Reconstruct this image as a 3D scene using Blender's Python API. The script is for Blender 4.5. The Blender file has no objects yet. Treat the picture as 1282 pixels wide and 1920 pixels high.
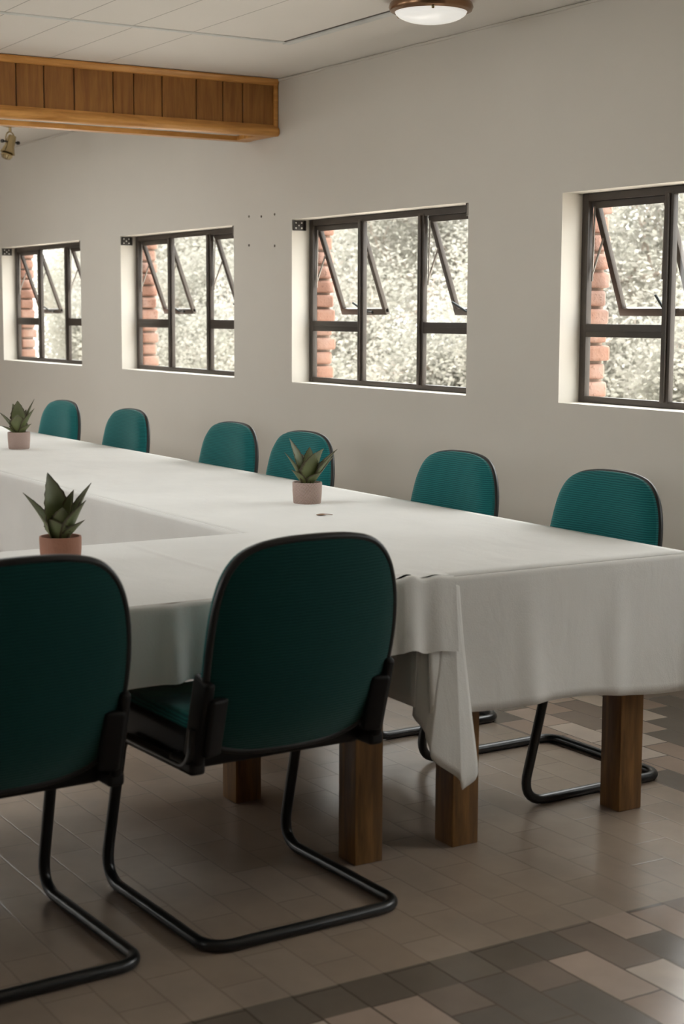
import bpy, bmesh, math, random
from mathutils import Vector, Matrix

# ------------------------------------------------------------------ camera, world, light
S = bpy.context.scene
COL = S.collection
PI = math.pi
YAW, PITCH, ROLL = 0.549818459, 0.124342831, 0.00393079146
CAM_H = 1.43
F_PX = 2968.3


def cam_axes():
    f = Vector((-math.cos(YAW) * math.cos(PITCH), math.sin(YAW) * math.cos(PITCH), -math.sin(PITCH)))
    r = f.cross(Vector((0, 0, 1))).normalized()
    u = r.cross(f)
    c, s = math.cos(ROLL), math.sin(ROLL)
    return c * r + s * u, -s * r + c * u, f


R_, U_, F_ = cam_axes()
cd = bpy.data.cameras.new('camera')
cam = bpy.data.objects.new('camera', cd)
COL.objects.link(cam)
cam.matrix_world = Matrix(((R_.x, U_.x, -F_.x, 0), (R_.y, U_.y, -F_.y, 0), (R_.z, U_.z, -F_.z, CAM_H), (0, 0, 0, 1)))
cd.sensor_fit = 'VERTICAL'
cd.sensor_height = 36.0
cd.lens = F_PX / 1920 * 36.0
cd.clip_start = 0.05
cd.clip_end = 200
cd.dof.use_dof = True
cd.dof.focus_distance = 5.9
cd.dof.aperture_fstop = 5.0
S.camera = cam

S.view_settings.view_transform = 'Standard'
S.view_settings.look = 'None'
S.view_settings.exposure = 0.09
S.view_settings.gamma = 1.0
S.view_settings.use_curve_mapping = False

wd = bpy.data.worlds.new('sky')
S.world = wd
wd.use_nodes = True
bg = wd.node_tree.nodes['Background']
bg.inputs[0].default_value = (0.885, 0.90, 0.90, 1)
# bright overcast sky: brighter overhead than at the horizon
_wt = wd.node_tree
_tc = _wt.nodes.new('ShaderNodeTexCoord')
_sx = _wt.nodes.new('ShaderNodeSeparateXYZ')
_wt.links.new(_tc.outputs['Generated'], _sx.inputs[0])
_mr = _wt.nodes.new('ShaderNodeMapRange')
_mr.inputs['From Min'].default_value = 0.05
_mr.inputs['From Max'].default_value = 0.80
_mr.inputs['To Min'].default_value = 4.0
_mr.inputs['To Max'].default_value = 14.5
_wt.links.new(_sx.outputs[2], _mr.inputs['Value'])
_wt.links.new(_mr.outputs[0], bg.inputs[1])


def area(name, loc, direction, sx, sy, power, color):
    d = bpy.data.lights.new(name, 'AREA')
    d.shape = 'RECTANGLE'
    d.size, d.size_y = sx, sy
    d.energy = power
    d.color = color
    o = bpy.data.objects.new(name, d)
    COL.objects.link(o)
    o.location = loc
    o.rotation_euler = Vector(direction).to_track_quat('-Z', 'Z').to_euler()
    return o


sd = bpy.data.lights.new('sun', 'SUN')
sd.energy = 9.0
sd.angle = 0.01
sd.color = (1.0, 0.95, 0.86)
sun = bpy.data.objects.new('sun', sd)
COL.objects.link(sun)
sun.rotation_euler = Vector((-0.28, 0.42, -0.86)).to_track_quat('-Z', 'Z').to_euler()

# daylight through the tall windows of the opposite (camera-side) wall
OPP_Y = -3.2
OPP_WIN = [(-13.2, -10.8), (-9.9, -7.5), (-5.7, -3.3)]
for _i, (_a, _b) in enumerate(OPP_WIN):
    area('daylight_window', ((_a + _b) / 2, OPP_Y - 0.25, 1.62), (0, 1, -0.05), _b - _a - 0.1, 1.5,
         (20, 20, 36)[_i], (1.0, 0.99, 0.96))

# added overhead area lights without fixtures, brightening the table tops
for _x, _y, _p in ((-5.2, 1.9, 15), (-9.0, 2.5, 12), (-10.6, 2.5, 12)):
    area('added_top_light', (_x, _y, 2.66), (0, 0.0, -1), 1.2, 0.5, _p, (0.95, 0.99, 1.0))

# ------------------------------------------------------------------ helpers


def tag(o, label=None, cat=None, group=None, kind=None):
    if label:
        o['label'] = label
    if cat:
        o['category'] = cat
    if group:
        o['group'] = group
    if kind:
        o['kind'] = kind
    return o


def empty(name, loc=(0, 0, 0), rz=0.0):
    o = bpy.data.objects.new(name, None)
    o.empty_display_size = 0.1
    COL.objects.link(o)
    o.location = loc
    o.rotation_euler = (0, 0, rz)
    return o


def build(name, bm, mat, parent=None, smooth=True, angle=40):
    me = bpy.data.meshes.new(name)
    bmesh.ops.recalc_face_normals(bm, faces=bm.faces)
    bm.to_mesh(me)
    bm.free()
    me.materials.append(mat)
    if smooth:
        for p in me.polygons:
            p.use_smooth = True
        me.set_sharp_from_angle(angle=math.radians(angle))
    o = bpy.data.objects.new(name, me)
    COL.objects.link(o)
    if parent is not None:
        o.parent = parent
    return o


def box(bm, x0, x1, y0, y1, z0, z1, bev=0.0, seg=2, mtx=None):
    r = bmesh.ops.create_cube(bm, size=1.0)
    vs = r['verts']
    for v in vs:
        v.co = Vector(((x0 + x1) / 2 + v.co.x * (x1 - x0), (y0 + y1) / 2 + v.co.y * (y1 - y0), (z0 + z1) / 2 + v.co.z * (z1 - z0)))
    if mtx is not None:
        for v in vs:
            v.co = mtx @ v.co
    if bev > 0:
        es = list({e for v in vs for e in v.link_edges})
        bmesh.ops.bevel(bm, geom=es, offset=bev, segments=seg, profile=0.6, affect='EDGES')


def fillet(pts, rad, n=7):
    pts = [Vector(p) for p in pts]
    out = [pts[0]]
    for i in range(1, len(pts) - 1):
        r = rad[i] if isinstance(rad, (list, tuple)) else rad
        a = (pts[i - 1] - pts[i])
        b = (pts[i + 1] - pts[i])
        an, bn = a.normalized(), b.normalized()
        ang = an.angle(bn)
        t = min(r / math.tan(ang / 2), a.length * 0.49, b.length * 0.49)
        p0, p1 = pts[i] + an * t, pts[i] + bn * t
        for k in range(n + 1):
            s = k / n
            out.append((1 - s) ** 2 * p0 + 2 * s * (1 - s) * (pts[i] * 0.80 + (p0 + p1) * 0.10) + s * s * p1)
    out.append(pts[-1])
    return out


def tube(bm, pts, r, seg=10, closed=False, rad=None, flat=None):
    """sweep a circle along pts; rad = per point radius; flat=(a,b,up) elliptical"""
    pts = [Vector(p) for p in pts]
    n = len(pts)
    rings = []
    prev = None
    for i in range(n):
        if closed:
            t = (pts[(i + 1) % n] - pts[i - 1]).normalized()
        else:
            t = (pts[min(i + 1, n - 1)] - pts[max(i - 1, 0)]).normalized()
        if flat is not None:
            up = Vector(flat[2])
            u = (up - t * up.dot(t)).normalized()
        elif prev is None:
            u = t.orthogonal().normalized()
        else:
            u = (prev - t * prev.dot(t)).normalized()
        prev = u
        w = t.cross(u)
        ring = []
        rr = rad[i] if rad else r
        for k in range(seg):
            a = 2 * PI * k / seg
            if flat is not None:
                ring.append(bm.verts.new(pts[i] + u * math.cos(a) * flat[0] + w * math.sin(a) * flat[1]))
            else:
                ring.append(bm.verts.new(pts[i] + (u * math.cos(a) + w * math.sin(a)) * rr))
        rings.append(ring)
    m = n if closed else n - 1
    for i in range(m):
        a, b = rings[i], rings[(i + 1) % n]
        for k in range(seg):
            bm.faces.new((a[k], a[(k + 1) % seg], b[(k + 1) % seg], b[k]))
    if not closed:
        bm.faces.new(rings[0])
        bm.faces.new(rings[-1])


def lathe(bm, prof, seg=40, center=(0, 0, 0), cap=True):
    cx, cy, cz = center
    rings = []
    for (r, z) in prof:
        if r < 1e-6:
            rings.append([bm.verts.new((cx, cy, cz + z))])
        else:
            rings.append([bm.verts.new((cx + r * math.cos(2 * PI * k / seg), cy + r * math.sin(2 * PI * k / seg), cz + z)) for k in range(seg)])
    for a, b in zip(rings, rings[1:]):
        for k in range(seg):
            k2 = (k + 1) % seg
            if len(a) == 1 and len(b) == 1:
                continue
            if len(a) == 1:
                bm.faces.new((a[0], b[k], b[k2]))
            elif len(b) == 1:
                bm.faces.new((a[k], a[k2], b[0]))
            else:
                bm.faces.new((a[k], a[k2], b[k2], b[k]))


def lerp_table(tab, x):
    if x <= tab[0][0]:
        return tab[0][1]
    for (a, va), (b, vb) in zip(tab, tab[1:]):
        if x <= b:
            s = (x - a) / (b - a)
            s = s * s * (3 - 2 * s)
            return va + (vb - va) * s
    return tab[-1][1]


def copy_tree(o, parent=None):
    c = o.copy()
    COL.objects.link(c)
    if parent is not None:
        c.parent = parent
    for ch in list(o.children):
        copy_tree(ch, c)
    return c


# ------------------------------------------------------------------ materials
class N:
    def __init__(self, name):
        self.m = bpy.data.materials.new(name)
        self.m.use_nodes = True
        self.t = self.m.node_tree
        self.b = self.t.nodes['Principled BSDF']
        self.out = self.t.nodes['Material Output']

    def n(self, typ, **kw):
        x = self.t.nodes.new(typ)
        for k, v in kw.items():
            setattr(x, k, v)
        return x

    def l(self, a, b):
        self.t.links.new(a, b)

    def coord(self, which='Object'):
        return self.n('ShaderNodeTexCoord').outputs[which]

    def noise(self, vec, scale, detail=3.0, rough=0.55, dist=0.0):
        x = self.n('ShaderNodeTexNoise')
        x.inputs['Scale'].default_value = scale
        x.inputs['Detail'].default_value = detail
        x.inputs['Roughness'].default_value = rough
        x.inputs['Distortion'].default_value = dist
        if vec is not None:
            self.l(vec, x.inputs['Vector'])
        return x.outputs['Fac']

    def mapping(self, vec, scale=(1, 1, 1), loc=(0, 0, 0), rot=(0, 0, 0)):
        x = self.n('ShaderNodeMapping')
        x.inputs['Scale'].default_value = scale
        x.inputs['Location'].default_value = loc
        x.inputs['Rotation'].default_value = rot
        self.l(vec, x.inputs['Vector'])
        return x.outputs[0]

    def ramp(self, fac, stops, interp='LINEAR'):
        x = self.n('ShaderNodeValToRGB')
        cr = x.color_ramp
        cr.interpolation = interp
        while len(cr.elements) < len(stops):
            cr.elements.new(0.5)
        for e, (p, c) in zip(cr.elements, stops):
            e.position = p
            e.color = (c[0], c[1], c[2], 1)
        self.l(fac, x.inputs[0])
        return x.outputs[0]

    def math(self, op, a, b=None, clamp=False):
        x = self.n('ShaderNodeMath', operation=op)
        x.use_clamp = clamp
        for i, v in enumerate((a, b)):
            if v is None:
                continue
            if isinstance(v, (int, float)):
                x.inputs[i].default_value = v
            else:
                self.l(v, x.inputs[i])
        return x.outputs[0]

    def mix(self, fac, a, b, blend='MIX'):
        x = self.n('ShaderNodeMix', data_type='RGBA', blend_type=blend)
        for sock, v in ((x.inputs[0], fac), (x.inputs[6], a), (x.inputs[7], b)):
            if isinstance(v, (int, float)):
                sock.default_value = v
            elif isinstance(v, tuple):
                sock.default_value = (v[0], v[1], v[2], 1)
            else:
                self.l(v, sock)
        return x.outputs[2]

    def sep(self, vec):
        x = self.n('ShaderNodeSeparateXYZ')
        self.l(vec, x.inputs[0])
        return x.outputs

    def bump(self, h, strength=0.3, dist=0.01):
        x = self.n('ShaderNodeBump')
        x.inputs['Strength'].default_value = strength
        x.inputs['Distance'].default_value = dist
        self.l(h, x.inputs['Height'])
        self.l(x.outputs[0], self.b.inputs['Normal'])

    def base(self, v):
        if isinstance(v, tuple):
            self.b.inputs['Base Color'].default_value = (v[0], v[1], v[2], 1)
        else:
            self.l(v, self.b.inputs['Base Color'])
        return self

    def set(self, **kw):
        for k, v in kw.items():
            self.b.inputs[k.replace('_', ' ')].default_value = v
        return self


def simple(name, c, rough=0.5, metal=0.0, spec=0.5, var=0.12, scale=8.0, bump=0.0, bscale=60.0):
    m = N(name)
    co = m.coord()
    f = m.noise(co, scale)
    lo = tuple(max(0, x * (1 - var)) for x in c)
    hi = tuple(x * (1 + var) for x in c)
    m.base(m.ramp(f, [(0.3, lo), (0.7, hi)]))
    m.set(Roughness=rough, Metallic=metal, Specular_IOR_Level=spec)
    if bump:
        m.bump(m.noise(co, bscale), bump, 0.004)
    return m.m


M = {}
# painted plaster
m = N('wall_paint')
co = m.coord()
m.base(m.ramp(m.noise(co, 0.9, 4), [(0.3, (0.675, 0.635, 0.565)), (0.7, (0.715, 0.675, 0.605))]))
m.set(Roughness=0.75, Specular_IOR_Level=0.25)
m.bump(m.noise(co, 35, 5), 0.10, 0.006)
M['wall'] = m.m

M['dark_unseen_wall'] = simple('unseen_wall_bounce_cut', (0.38, 0.33, 0.26), 0.6)  # dark brown given to unseen walls to cut bounced light, no panelling

# ceiling boards with fine joints
m = N('ceiling_boards')
co = m.coord()
x, y, z = m.sep(co)
yy = m.math('ADD', y, m.math('MULTIPLY', m.math('LESS_THAN', x, -6.65), -0.018))
fr = m.math('FRACT', m.math('DIVIDE', m.math('SUBTRACT', yy, 2.385 - 0.296 * 40), 0.296))
line = m.math('LESS_THAN', m.math('ABSOLUTE', m.math('SUBTRACT', fr, 0.5)), 0.490)
line = m.math('SUBTRACT', 1.0, line)
inn = m.math('MULTIPLY', m.math('LESS_THAN', y, 3.5), m.math('GREATER_THAN', x, -7.75))
line = m.math('MULTIPLY', line, inn)
cb = m.ramp(m.noise(co, 1.3, 3), [(0.3, (0.84, 0.80, 0.74)), (0.7, (0.87, 0.83, 0.775))])
m.base(m.mix(m.math('MULTIPLY', line, 0.55), cb, (0.25, 0.22, 0.19)))
m.set(Roughness=0.7, Specular_IOR_Level=0.25)
m.bump(m.noise(co, 25, 3), 0.05, 0.006)
M['ceiling'] = m.m
M['ceiling_strip'] = simple('ceiling_strip_paint', (0.70, 0.71, 0.68), 0.5)
M['joint_dark'] = simple('dark_joint_tone', (0.16, 0.14, 0.12), 0.8)  # dark tone shared by ceiling joint lines and the beam core

# clay paver floor
m = N('floor_pavers')
co = m.coord()
wob = m.n('ShaderNodeVectorMath', operation='MULTIPLY_ADD')
nz = m.n('ShaderNodeTexNoise')
nz.inputs['Scale'].default_value = 9.0
m.l(co, nz.inputs['Vector'])
m.l(nz.outputs['Color'], wob.inputs[0])
wob.inputs[1].default_value = (0.008, 0.008, 0)
m.l(co, wob.inputs[2])
vec = m.mapping(wob.outputs[0], loc=(2.775 + 24 - 0.004, -2.16 + 11.6 - 0.004, 0))
br = m.n('ShaderNodeTexBrick')
br.offset = 0.5
br.inputs['Scale'].default_value = 1.0
br.inputs['Brick Width'].default_value = 0.245
br.inputs['Row Height'].default_value = 0.116
br.inputs['Mortar Size'].default_value = 0.0035
br.inputs['Mortar Smooth'].default_value = 0.5
br.inputs['Color1'].default_value = (0, 0, 0, 1)
br.inputs['Color2'].default_value = (1, 1, 1, 1)
br.inputs['Mortar'].default_value = (0.5, 0.5, 0.5, 1)
m.l(vec, br.inputs['Vector'])
x, y, z = m.sep(co)
multi = m.ramp(br.outputs['Color'], [(0.0, (0.17, 0.145, 0.122)), (0.22, (0.24, 0.19, 0.155)), (0.42, (0.37, 0.28, 0.225)), (0.62, (0.44, 0.345, 0.285)), (0.8, (0.56, 0.475, 0.405))], 'CONSTANT')
plain = m.ramp(br.outputs['Color'], [(0.0, (0.355, 0.283, 0.222)), (1.0, (0.40, 0.325, 0.263))])
wear = m.ramp(m.noise(co, 2.2, 5, 0.6), [(0.35, (0.82, 0.82, 0.82)), (0.65, (1.08, 1.06, 1.04))])
field = m.math('MULTIPLY', m.math('LESS_THAN', x, -2.775), m.math('LESS_THAN', y, 3.31))
colr = m.mix(field, multi, plain)
band = m.math('MULTIPLY', m.math('MULTIPLY', m.math('GREATER_THAN', x, -2.775), m.math('LESS_THAN', x, -2.645)), m.math('LESS_THAN', y, 2.16))
colr = m.mix(m.math('MULTIPLY', band, 0.9), colr, (0.16, 0.135, 0.108))
colr = m.mix(1.0, colr, wear, 'MULTIPLY')
jf = m.math('MULTIPLY', br.outputs['Fac'], m.math('SUBTRACT', 0.85, m.math('MULTIPLY', field, 0.62)))
colr = m.mix(jf, colr, (0.085, 0.07, 0.055))
m.base(colr)
m.set(Roughness=0.235)
m.set(Specular_IOR_Level=0.4)
hh = m.math('ADD', m.math('MULTIPLY', br.outputs['Fac'], -0.6), m.math('MULTIPLY', m.noise(co, 7, 2), 0.35))
m.bump(hh, 0.16, 0.006)
M['floor'] = m.m


def wood(name, dark, light, axis='Z', scale=1.0, rough=0.45, plank=False):
    m = N(name)
    co = m.coord()
    sc = {'Z': (14, 14, 1.2), 'Y': (14, 1.2, 14), 'X': (1.2, 14, 14)}[axis]
    v = m.mapping(co, tuple(s * scale for s in sc))
    f = m.noise(v, 1.6, 6, 0.6, 1.5)
    f2 = m.noise(m.mapping(co, tuple(s * scale * 5 for s in sc)), 1.5, 3, 0.6, 0.3)
    g = m.math('ADD', m.math('MULTIPLY', f, 0.75), m.math('MULTIPLY', f2, 0.25))
    m.base(m.ramp(g, [(0.34, dark), (0.5, tuple((a + b) / 2 for a, b in zip(dark, light))), (0.66, light)]))
    m.set(Roughness=rough, Specular_IOR_Level=0.4)
    m.bump(g, 0.12, 0.004)
    return m.m


M['panel_wood'] = wood('beam_panel_wood', (0.21, 0.080, 0.016), (0.38, 0.170, 0.040), 'Z', 0.8, 0.42)
M['mould_wood'] = wood('beam_moulding_wood', (0.48, 0.205, 0.042), (0.80, 0.41, 0.12), 'Y', 0.8, 0.36)
M['leg_wood'] = wood('table_leg_wood', (0.075, 0.036, 0.012), (0.30, 0.150, 0.048), 'Z', 0.7, 0.42)
M['top_wood'] = wood('table_top_wood', (0.14, 0.075, 0.03), (0.33, 0.19, 0.08), 'X', 0.7, 0.5)
M['soffit'] = simple('beam_soffit_board', (0.66, 0.60, 0.52), 0.4)

# cloth
m = N('white_tablecloth')
co = m.coord()
m.base(m.ramp(m.noise(co, 3.0, 4), [(0.3, (0.76, 0.755, 0.725)), (0.7, (0.82, 0.815, 0.785))]))
m.set(Roughness=0.85, Specular_IOR_Level=0.2)
hb = m.math('ADD', m.math('MULTIPLY', m.noise(co, 260, 2), 0.12), m.math('MULTIPLY', m.noise(m.mapping(co, (1, 2.2, 1)), 3.2, 4, 0.5, 0.8), 1.0))
m.bump(hb, 0.16, 0.03)
M['cloth'] = m.m


def fabric(name, dark, light, ribs):
    m = N(name)
    co = m.coord()
    x, y, z = m.sep(co)
    nn = m.noise(co, 26, 2)
    ph = m.math('ADD', m.math('MULTIPLY', z, ribs), m.math('MULTIPLY', nn, 5.0))
    w = m.math('ADD', m.math('MULTIPLY', m.math('SINE', ph), 0.5), 0.5)
    fine = m.noise(co, 320, 2)
    f = m.math('ADD', m.math('MULTIPLY', w, 0.65), m.math('MULTIPLY', fine, 0.35))
    c = m.ramp(f, [(0.2, dark), (0.8, light)])
    m.base(c)
    m.set(Roughness=0.85, Specular_IOR_Level=0.15, Sheen_Weight=0.45, Sheen_Roughness=0.4)
    m.b.inputs['Sheen Tint'].default_value = (0.6, 0.85, 0.8, 1)
    m.bump(f, 0.35, 0.003)
    return m.m


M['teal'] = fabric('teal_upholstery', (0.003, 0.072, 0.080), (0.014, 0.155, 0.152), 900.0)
M['teal_shaded'] = fabric('teal_fabric_shaded', (0.003, 0.042, 0.040), (0.006, 0.058, 0.054), 900.0)  # same teal fabric darkened, shade on the chair backs put into its colour
M['black_plastic'] = simple('black_plastic', (0.006, 0.006, 0.006), 0.55, spec=0.3)
M['edge'] = simple('black_edge_trim', (0.008, 0.009, 0.009), 0.42)
M['tube'] = simple('black_painted_tube', (0.008, 0.010, 0.011), 0.3)
M['frame'] = simple('window_frame_paint', (0.050, 0.038, 0.029), 0.45, var=0.2)
M['metal'] = simple('stay_metal', (0.28, 0.25, 0.22), 0.4, 0.7)
M['handle'] = simple('dark_handle_metal', (0.03, 0.035, 0.035), 0.35, 0.6)
M['bracket'] = simple('dark_bracket_metal', (0.03, 0.024, 0.018), 0.5)
M['screw'] = simple('pale_screw', (0.75, 0.72, 0.66), 0.4)
M['hole'] = simple('dark_plug', (0.14, 0.115, 0.09), 0.8)
M['brass'] = simple('aged_brass', (0.50, 0.40, 0.23), 0.25, 1.0)
M['lamp_ring'] = simple('lamp_ring_brown', (0.27, 0.155, 0.085), 0.25, 0.85)
M['mulch'] = simple('dark_soil', (0.03, 0.022, 0.015), 0.9, bump=0.8, bscale=120)
M['dry_leaf'] = simple('dry_leaf', (0.27, 0.16, 0.10), 0.7)
M['terracotta'] = simple('terracotta', (0.36, 0.165, 0.105), 0.7, bump=0.3, bscale=150)

# opal glass bowl, lamp switched on
m = N('opal_glass')
m.base((0.86, 0.86, 0.83))
m.set(Roughness=0.25, Emission_Strength=0.42)
m.b.inputs['Emission Color'].default_value = (1.0, 0.98, 0.93, 1)
M['opal'] = m.m

# window glass
m = N('window_glass')
tr = m.n('ShaderNodeBsdfTransparent')
tr.inputs[0].default_value = (0.96, 0.96, 0.95, 1)
gl = m.n('ShaderNodeBsdfGlossy')
gl.inputs['Roughness'].default_value = 0.03
fz = m.n('ShaderNodeLayerWeight')
fz.inputs['Blend'].default_value = 0.5
fz = m.math('ADD', 0.03, m.math('MULTIPLY', m.math('POWER', fz.outputs['Facing'], 5.0), 0.6))
mx = m.n('ShaderNodeMixShader')
m.l(fz, mx.inputs[0])
m.l(tr.outputs[0], mx.inputs[1])
m.l(gl.outputs[0], mx.inputs[2])
m.l(mx.outputs[0], m.out.inputs['Surface'])
M['glass'] = m.m

# brick
m = N('orange_brick')
co = m.coord()
f = m.noise(co, 6, 4)
f3 = m.noise(co, 60, 3)
c = m.ramp(f, [(0.3, (0.26, 0.125, 0.082)), (0.5, (0.31, 0.17, 0.12)), (0.7, (0.34, 0.225, 0.18))])
c = m.mix(m.math('MULTIPLY', m.math('GREATER_THAN', f3, 0.64), 0.5), c, (0.12, 0.06, 0.04))
m.base(c)
m.set(Roughness=0.85)
m.bump(f3, 0.5, 0.006)
M['brick'] = m.m
M['mortar'] = simple('mortar', (0.28, 0.20, 0.15), 0.9, bump=0.4, bscale=80)

# woven pot
m = N('woven_pot')
co = m.coord()
x, y, z = m.sep(co)
ang = m.math('ARCTAN2', y, x)
w1 = m.math('SINE', m.math('ADD', m.math('MULTIPLY', z, 900.0), m.math('MULTIPLY', ang, 18.0)))
w2 = m.math('SINE', m.math('SUBTRACT', m.math('MULTIPLY', ang, 42.0), m.math('MULTIPLY', z, 420.0)))
w = m.math('ADD', m.math('MULTIPLY', m.math('MULTIPLY', w1, w2), 0.5), 0.5)
c = m.ramp(w, [(0.15, (0.34, 0.235, 0.20)), (0.6, (0.55, 0.43, 0.385))])
c = m.mix(m.math('MULTIPLY', m.noise(co, 30, 3), 0.35), c, (0.40, 0.25, 0.19))
m.base(c)
m.set(Roughness=0.85)
m.bump(w, 0.7, 0.003)
M['pot'] = m.m

# succulent leaf (u across the blade drives the dark margin)
m = N('succulent_leaf')
uv = m.coord('UV')
u, v, _w = m.sep(uv)
co = m.coord()
edge = m.math('ABSOLUTE', m.math('SUBTRACT', u, 0.5))
edge = m.math('ADD', edge, m.math('MULTIPLY', m.math('SUBTRACT', m.noise(co, 130, 2), 0.5), 0.10))
e1 = m.ramp(edge, [(0.38, (0, 0, 0)), (0.47, (1, 1, 1))])
body = m.ramp(v, [(0.0, (0.17, 0.18, 0.045)), (0.45, (0.15, 0.185, 0.075)), (1.0, (0.11, 0.11, 0.07))])
body = m.mix(m.math('MULTIPLY', m.noise(co, 45, 3), 0.5), body, (0.21, 0.225, 0.115))
m.base(m.mix(m.math('MULTIPLY', e1, 0.85), body, (0.06, 0.035, 0.025)))
m.set(Roughness=0.5, Specular_IOR_Level=0.35)
M['leaf'] = m.m

# outdoors
m = N('tree_foliage')
co = m.coord()
f = m.noise(co, 2.2, 3)
m.base(m.ramp(f, [(0.3, (0.175, 0.182, 0.148)), (0.55, (0.228, 0.219, 0.196)), (0.75, (0.26, 0.247, 0.228))]))
m.set(Roughness=0.6, Specular_IOR_Level=0.3)
tl = m.n('ShaderNodeBsdfTranslucent')
tl.inputs[0].default_value = (0.285, 0.275, 0.235, 1)
mx = m.n('ShaderNodeMixShader')
mx.inputs[0].default_value = 0.58
m.l(m.b.outputs[0], mx.inputs[1])
m.l(tl.outputs[0], mx.inputs[2])
m.l(mx.outputs[0], m.out.inputs['Surface'])
M['foliage'] = m.m
M['bark'] = simple('pale_bark', (0.30, 0.25, 0.21), 0.8, bump=0.5, bscale=30)
M['ground'] = simple('pale_dry_ground', (0.45, 0.42, 0.375), 0.9, var=0.2, scale=2.0)

# ------------------------------------------------------------------ the room
WX0, WX1 = -14.2, 2.6
WALL_Y = 4.3
FRAME_Y = 4.42
CEIL = 2.694
WIN_X = [-5.262, -7.546, -9.840, -12.155, -2.968, -0.674]
WIN_W = 1.617
WZ0, WZ1 = 1.06, 1.937

bm = bmesh.new()
box(bm, WX0 - 0.2, WX1 + 0.2, OPP_Y - 0.2, 4.6, -0.15, 0.0)
o = build('floor', bm, M['floor'], smooth=False)
tag(o, 'worn clay paver floor with darker mixed pavers at the front', 'floor', kind='structure')
bm = bmesh.new()
box(bm, WX0 - 0.3, WX1 + 0.3, OPP_Y - 0.75, 4.62, CEIL, CEIL + 0.25)
o = build('ceiling', bm, M['ceiling'], smooth=False)
tag(o, 'off-white boarded ceiling above the meeting room', 'ceiling', kind='structure')


def pierced_wall(bm, x0, x1, y0, y1, z1, holes, hz0, hz1, grow=0.0):
    hs = sorted(holes)
    cur = x0
    for a, b in hs:
        a, b = a - grow, b + grow
        box(bm, cur, a, y0, y1, 0, z1)
        box(bm, a, b, y0, y1, 0, hz0 - grow)
        box(bm, a, b, y0, y1, hz1 + grow, z1)
        cur = b
    box(bm, cur, x1, y0, y1, 0, z1)


HOLES = [(x, x + WIN_W) for x in WIN_X]
bm = bmesh.new()
pierced_wall(bm, WX0, WX1, WALL_Y, FRAME_Y + 0.02, CEIL, HOLES, WZ0, WZ1)
o = build('wall_back', bm, M['wall'], smooth=False)
tag(o, 'long off-white painted wall with a row of window openings', 'wall', kind='structure')
bm = bmesh.new()
pierced_wall(bm, WX0, WX1, FRAME_Y + 0.02, 4.56, CEIL, HOLES, WZ0, WZ1, 0.03)
o = build('wall_outer', bm, M['mortar'], smooth=False)
tag(o, 'outer brick leaf of the window wall seen through the open sashes', 'wall', kind='structure')
bm = bmesh.new()
pierced_wall(bm, WX0, WX1, OPP_Y - 0.2, OPP_Y, CEIL, OPP_WIN, 1.5, 2.3)
tag(build('wall_front', bm, M['dark_unseen_wall'], smooth=False), 'plain wall with wide windows behind the camera side', 'wall', kind='structure')
bm = bmesh.new()
box(bm, WX0 - 0.2, WX0, OPP_Y - 0.2, 4.56, 0, CEIL)
tag(build('wall_left', bm, M['wall'], smooth=False), 'plain end wall beyond the far end of the room', 'wall', kind='structure')
bm = bmesh.new()
for _a, _b, _c, _d in ((OPP_Y - 0.2, 4.56, 0, CEIL),):
    box(bm, WX1, WX1 + 0.2, _a, _b, _c, _d)
tag(build('wall_right', bm, M['dark_unseen_wall'], smooth=False), 'plain end wall behind the camera', 'wall', kind='structure')

# brick jambs and brick heads of the outer leaf, one per window
rnd = random.Random(4)
for i, wx in enumerate(WIN_X):
    bm = bmesh.new()
    z = WZ0 - 0.06
    k = 0
    while z < WZ1 + 0.05:
        dx = rnd.uniform(-0.006, 0.008)
        dy = rnd.uniform(-0.006, 0.006)
        box(bm, wx - 0.05, wx + 0.004 + dx, FRAME_Y + 0.026, 4.572 + dy - (0.0 if k % 2 else 0.012), z, z + 0.066, 0.016, 3)
        box(bm, wx + WIN_W - 0.004 - dx, wx + WIN_W + 0.05, FRAME_Y + 0.026, 4.572 + dy, z, z + 0.066, 0.016, 3)
        z += 0.078
        k += 1
    o = build('trim_%d' % (i + 4), bm, M['brick'])
    tag(o, 'rounded orange brick jambs outside window ' + ['nearest the right edge', 'third from the left', 'second from the left', 'farthest left', 'hidden beyond the right edge', 'hidden farther beyond the right edge'][i], 'brick jamb', kind='structure')

# ------------------------------------------------------------------ windows
SASH_A = math.radians(19.5)


def frame_mesh(w):
    bm = bmesh.new()
    y0, y1 = FRAME_Y - 0.012, FRAME_Y + 0.016
    zt, zb = WZ1, WZ0
    e = 0.001
    b = 0.003
    box(bm, 0.0 + e, 0.040, y0, y1, zb, zt, b)
    box(bm, w - 0.040, w - e, y0, y1, zb, zt, b)
    box(bm, 0.03, w - 0.03, y0 + 0.001, y1, zt - 0.033, zt - e, b)
    box(bm, 0.03, w - 0.03, y0 + 0.001, y1, zb + e, zb + 0.028, b)
    for c in (0.5275, 1.0775):
        box(bm, c - 0.026, c + 0.026, y0 - 0.001, y1 - 0.004, zb + 0.02, zt - 0.02, b)
        box(bm, c - 0.010, c + 0.010, y0 - 0.012, y0, zb + 0.025, zt - 0.03, 0.002)
    for a, c in ((0.02, 0.51), (1.10, w - 0.02)):
        box(bm, a, c, y0 + 0.001, y1 - 0.002, 1.338, 1.393, b)
        box(bm, a + 0.015, c, y0 - 0.004, y0 + 0.002, 1.362, 1.368, 0.001)
    return bm


def pane(name, x0, x1, z0, z1, y, parent):
    bm = bmesh.new()
    box(bm, x0, x1, y - 0.002, y + 0.002, z0, z1)
    return build(name, bm, M['glass'], parent, smooth=False)


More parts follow.
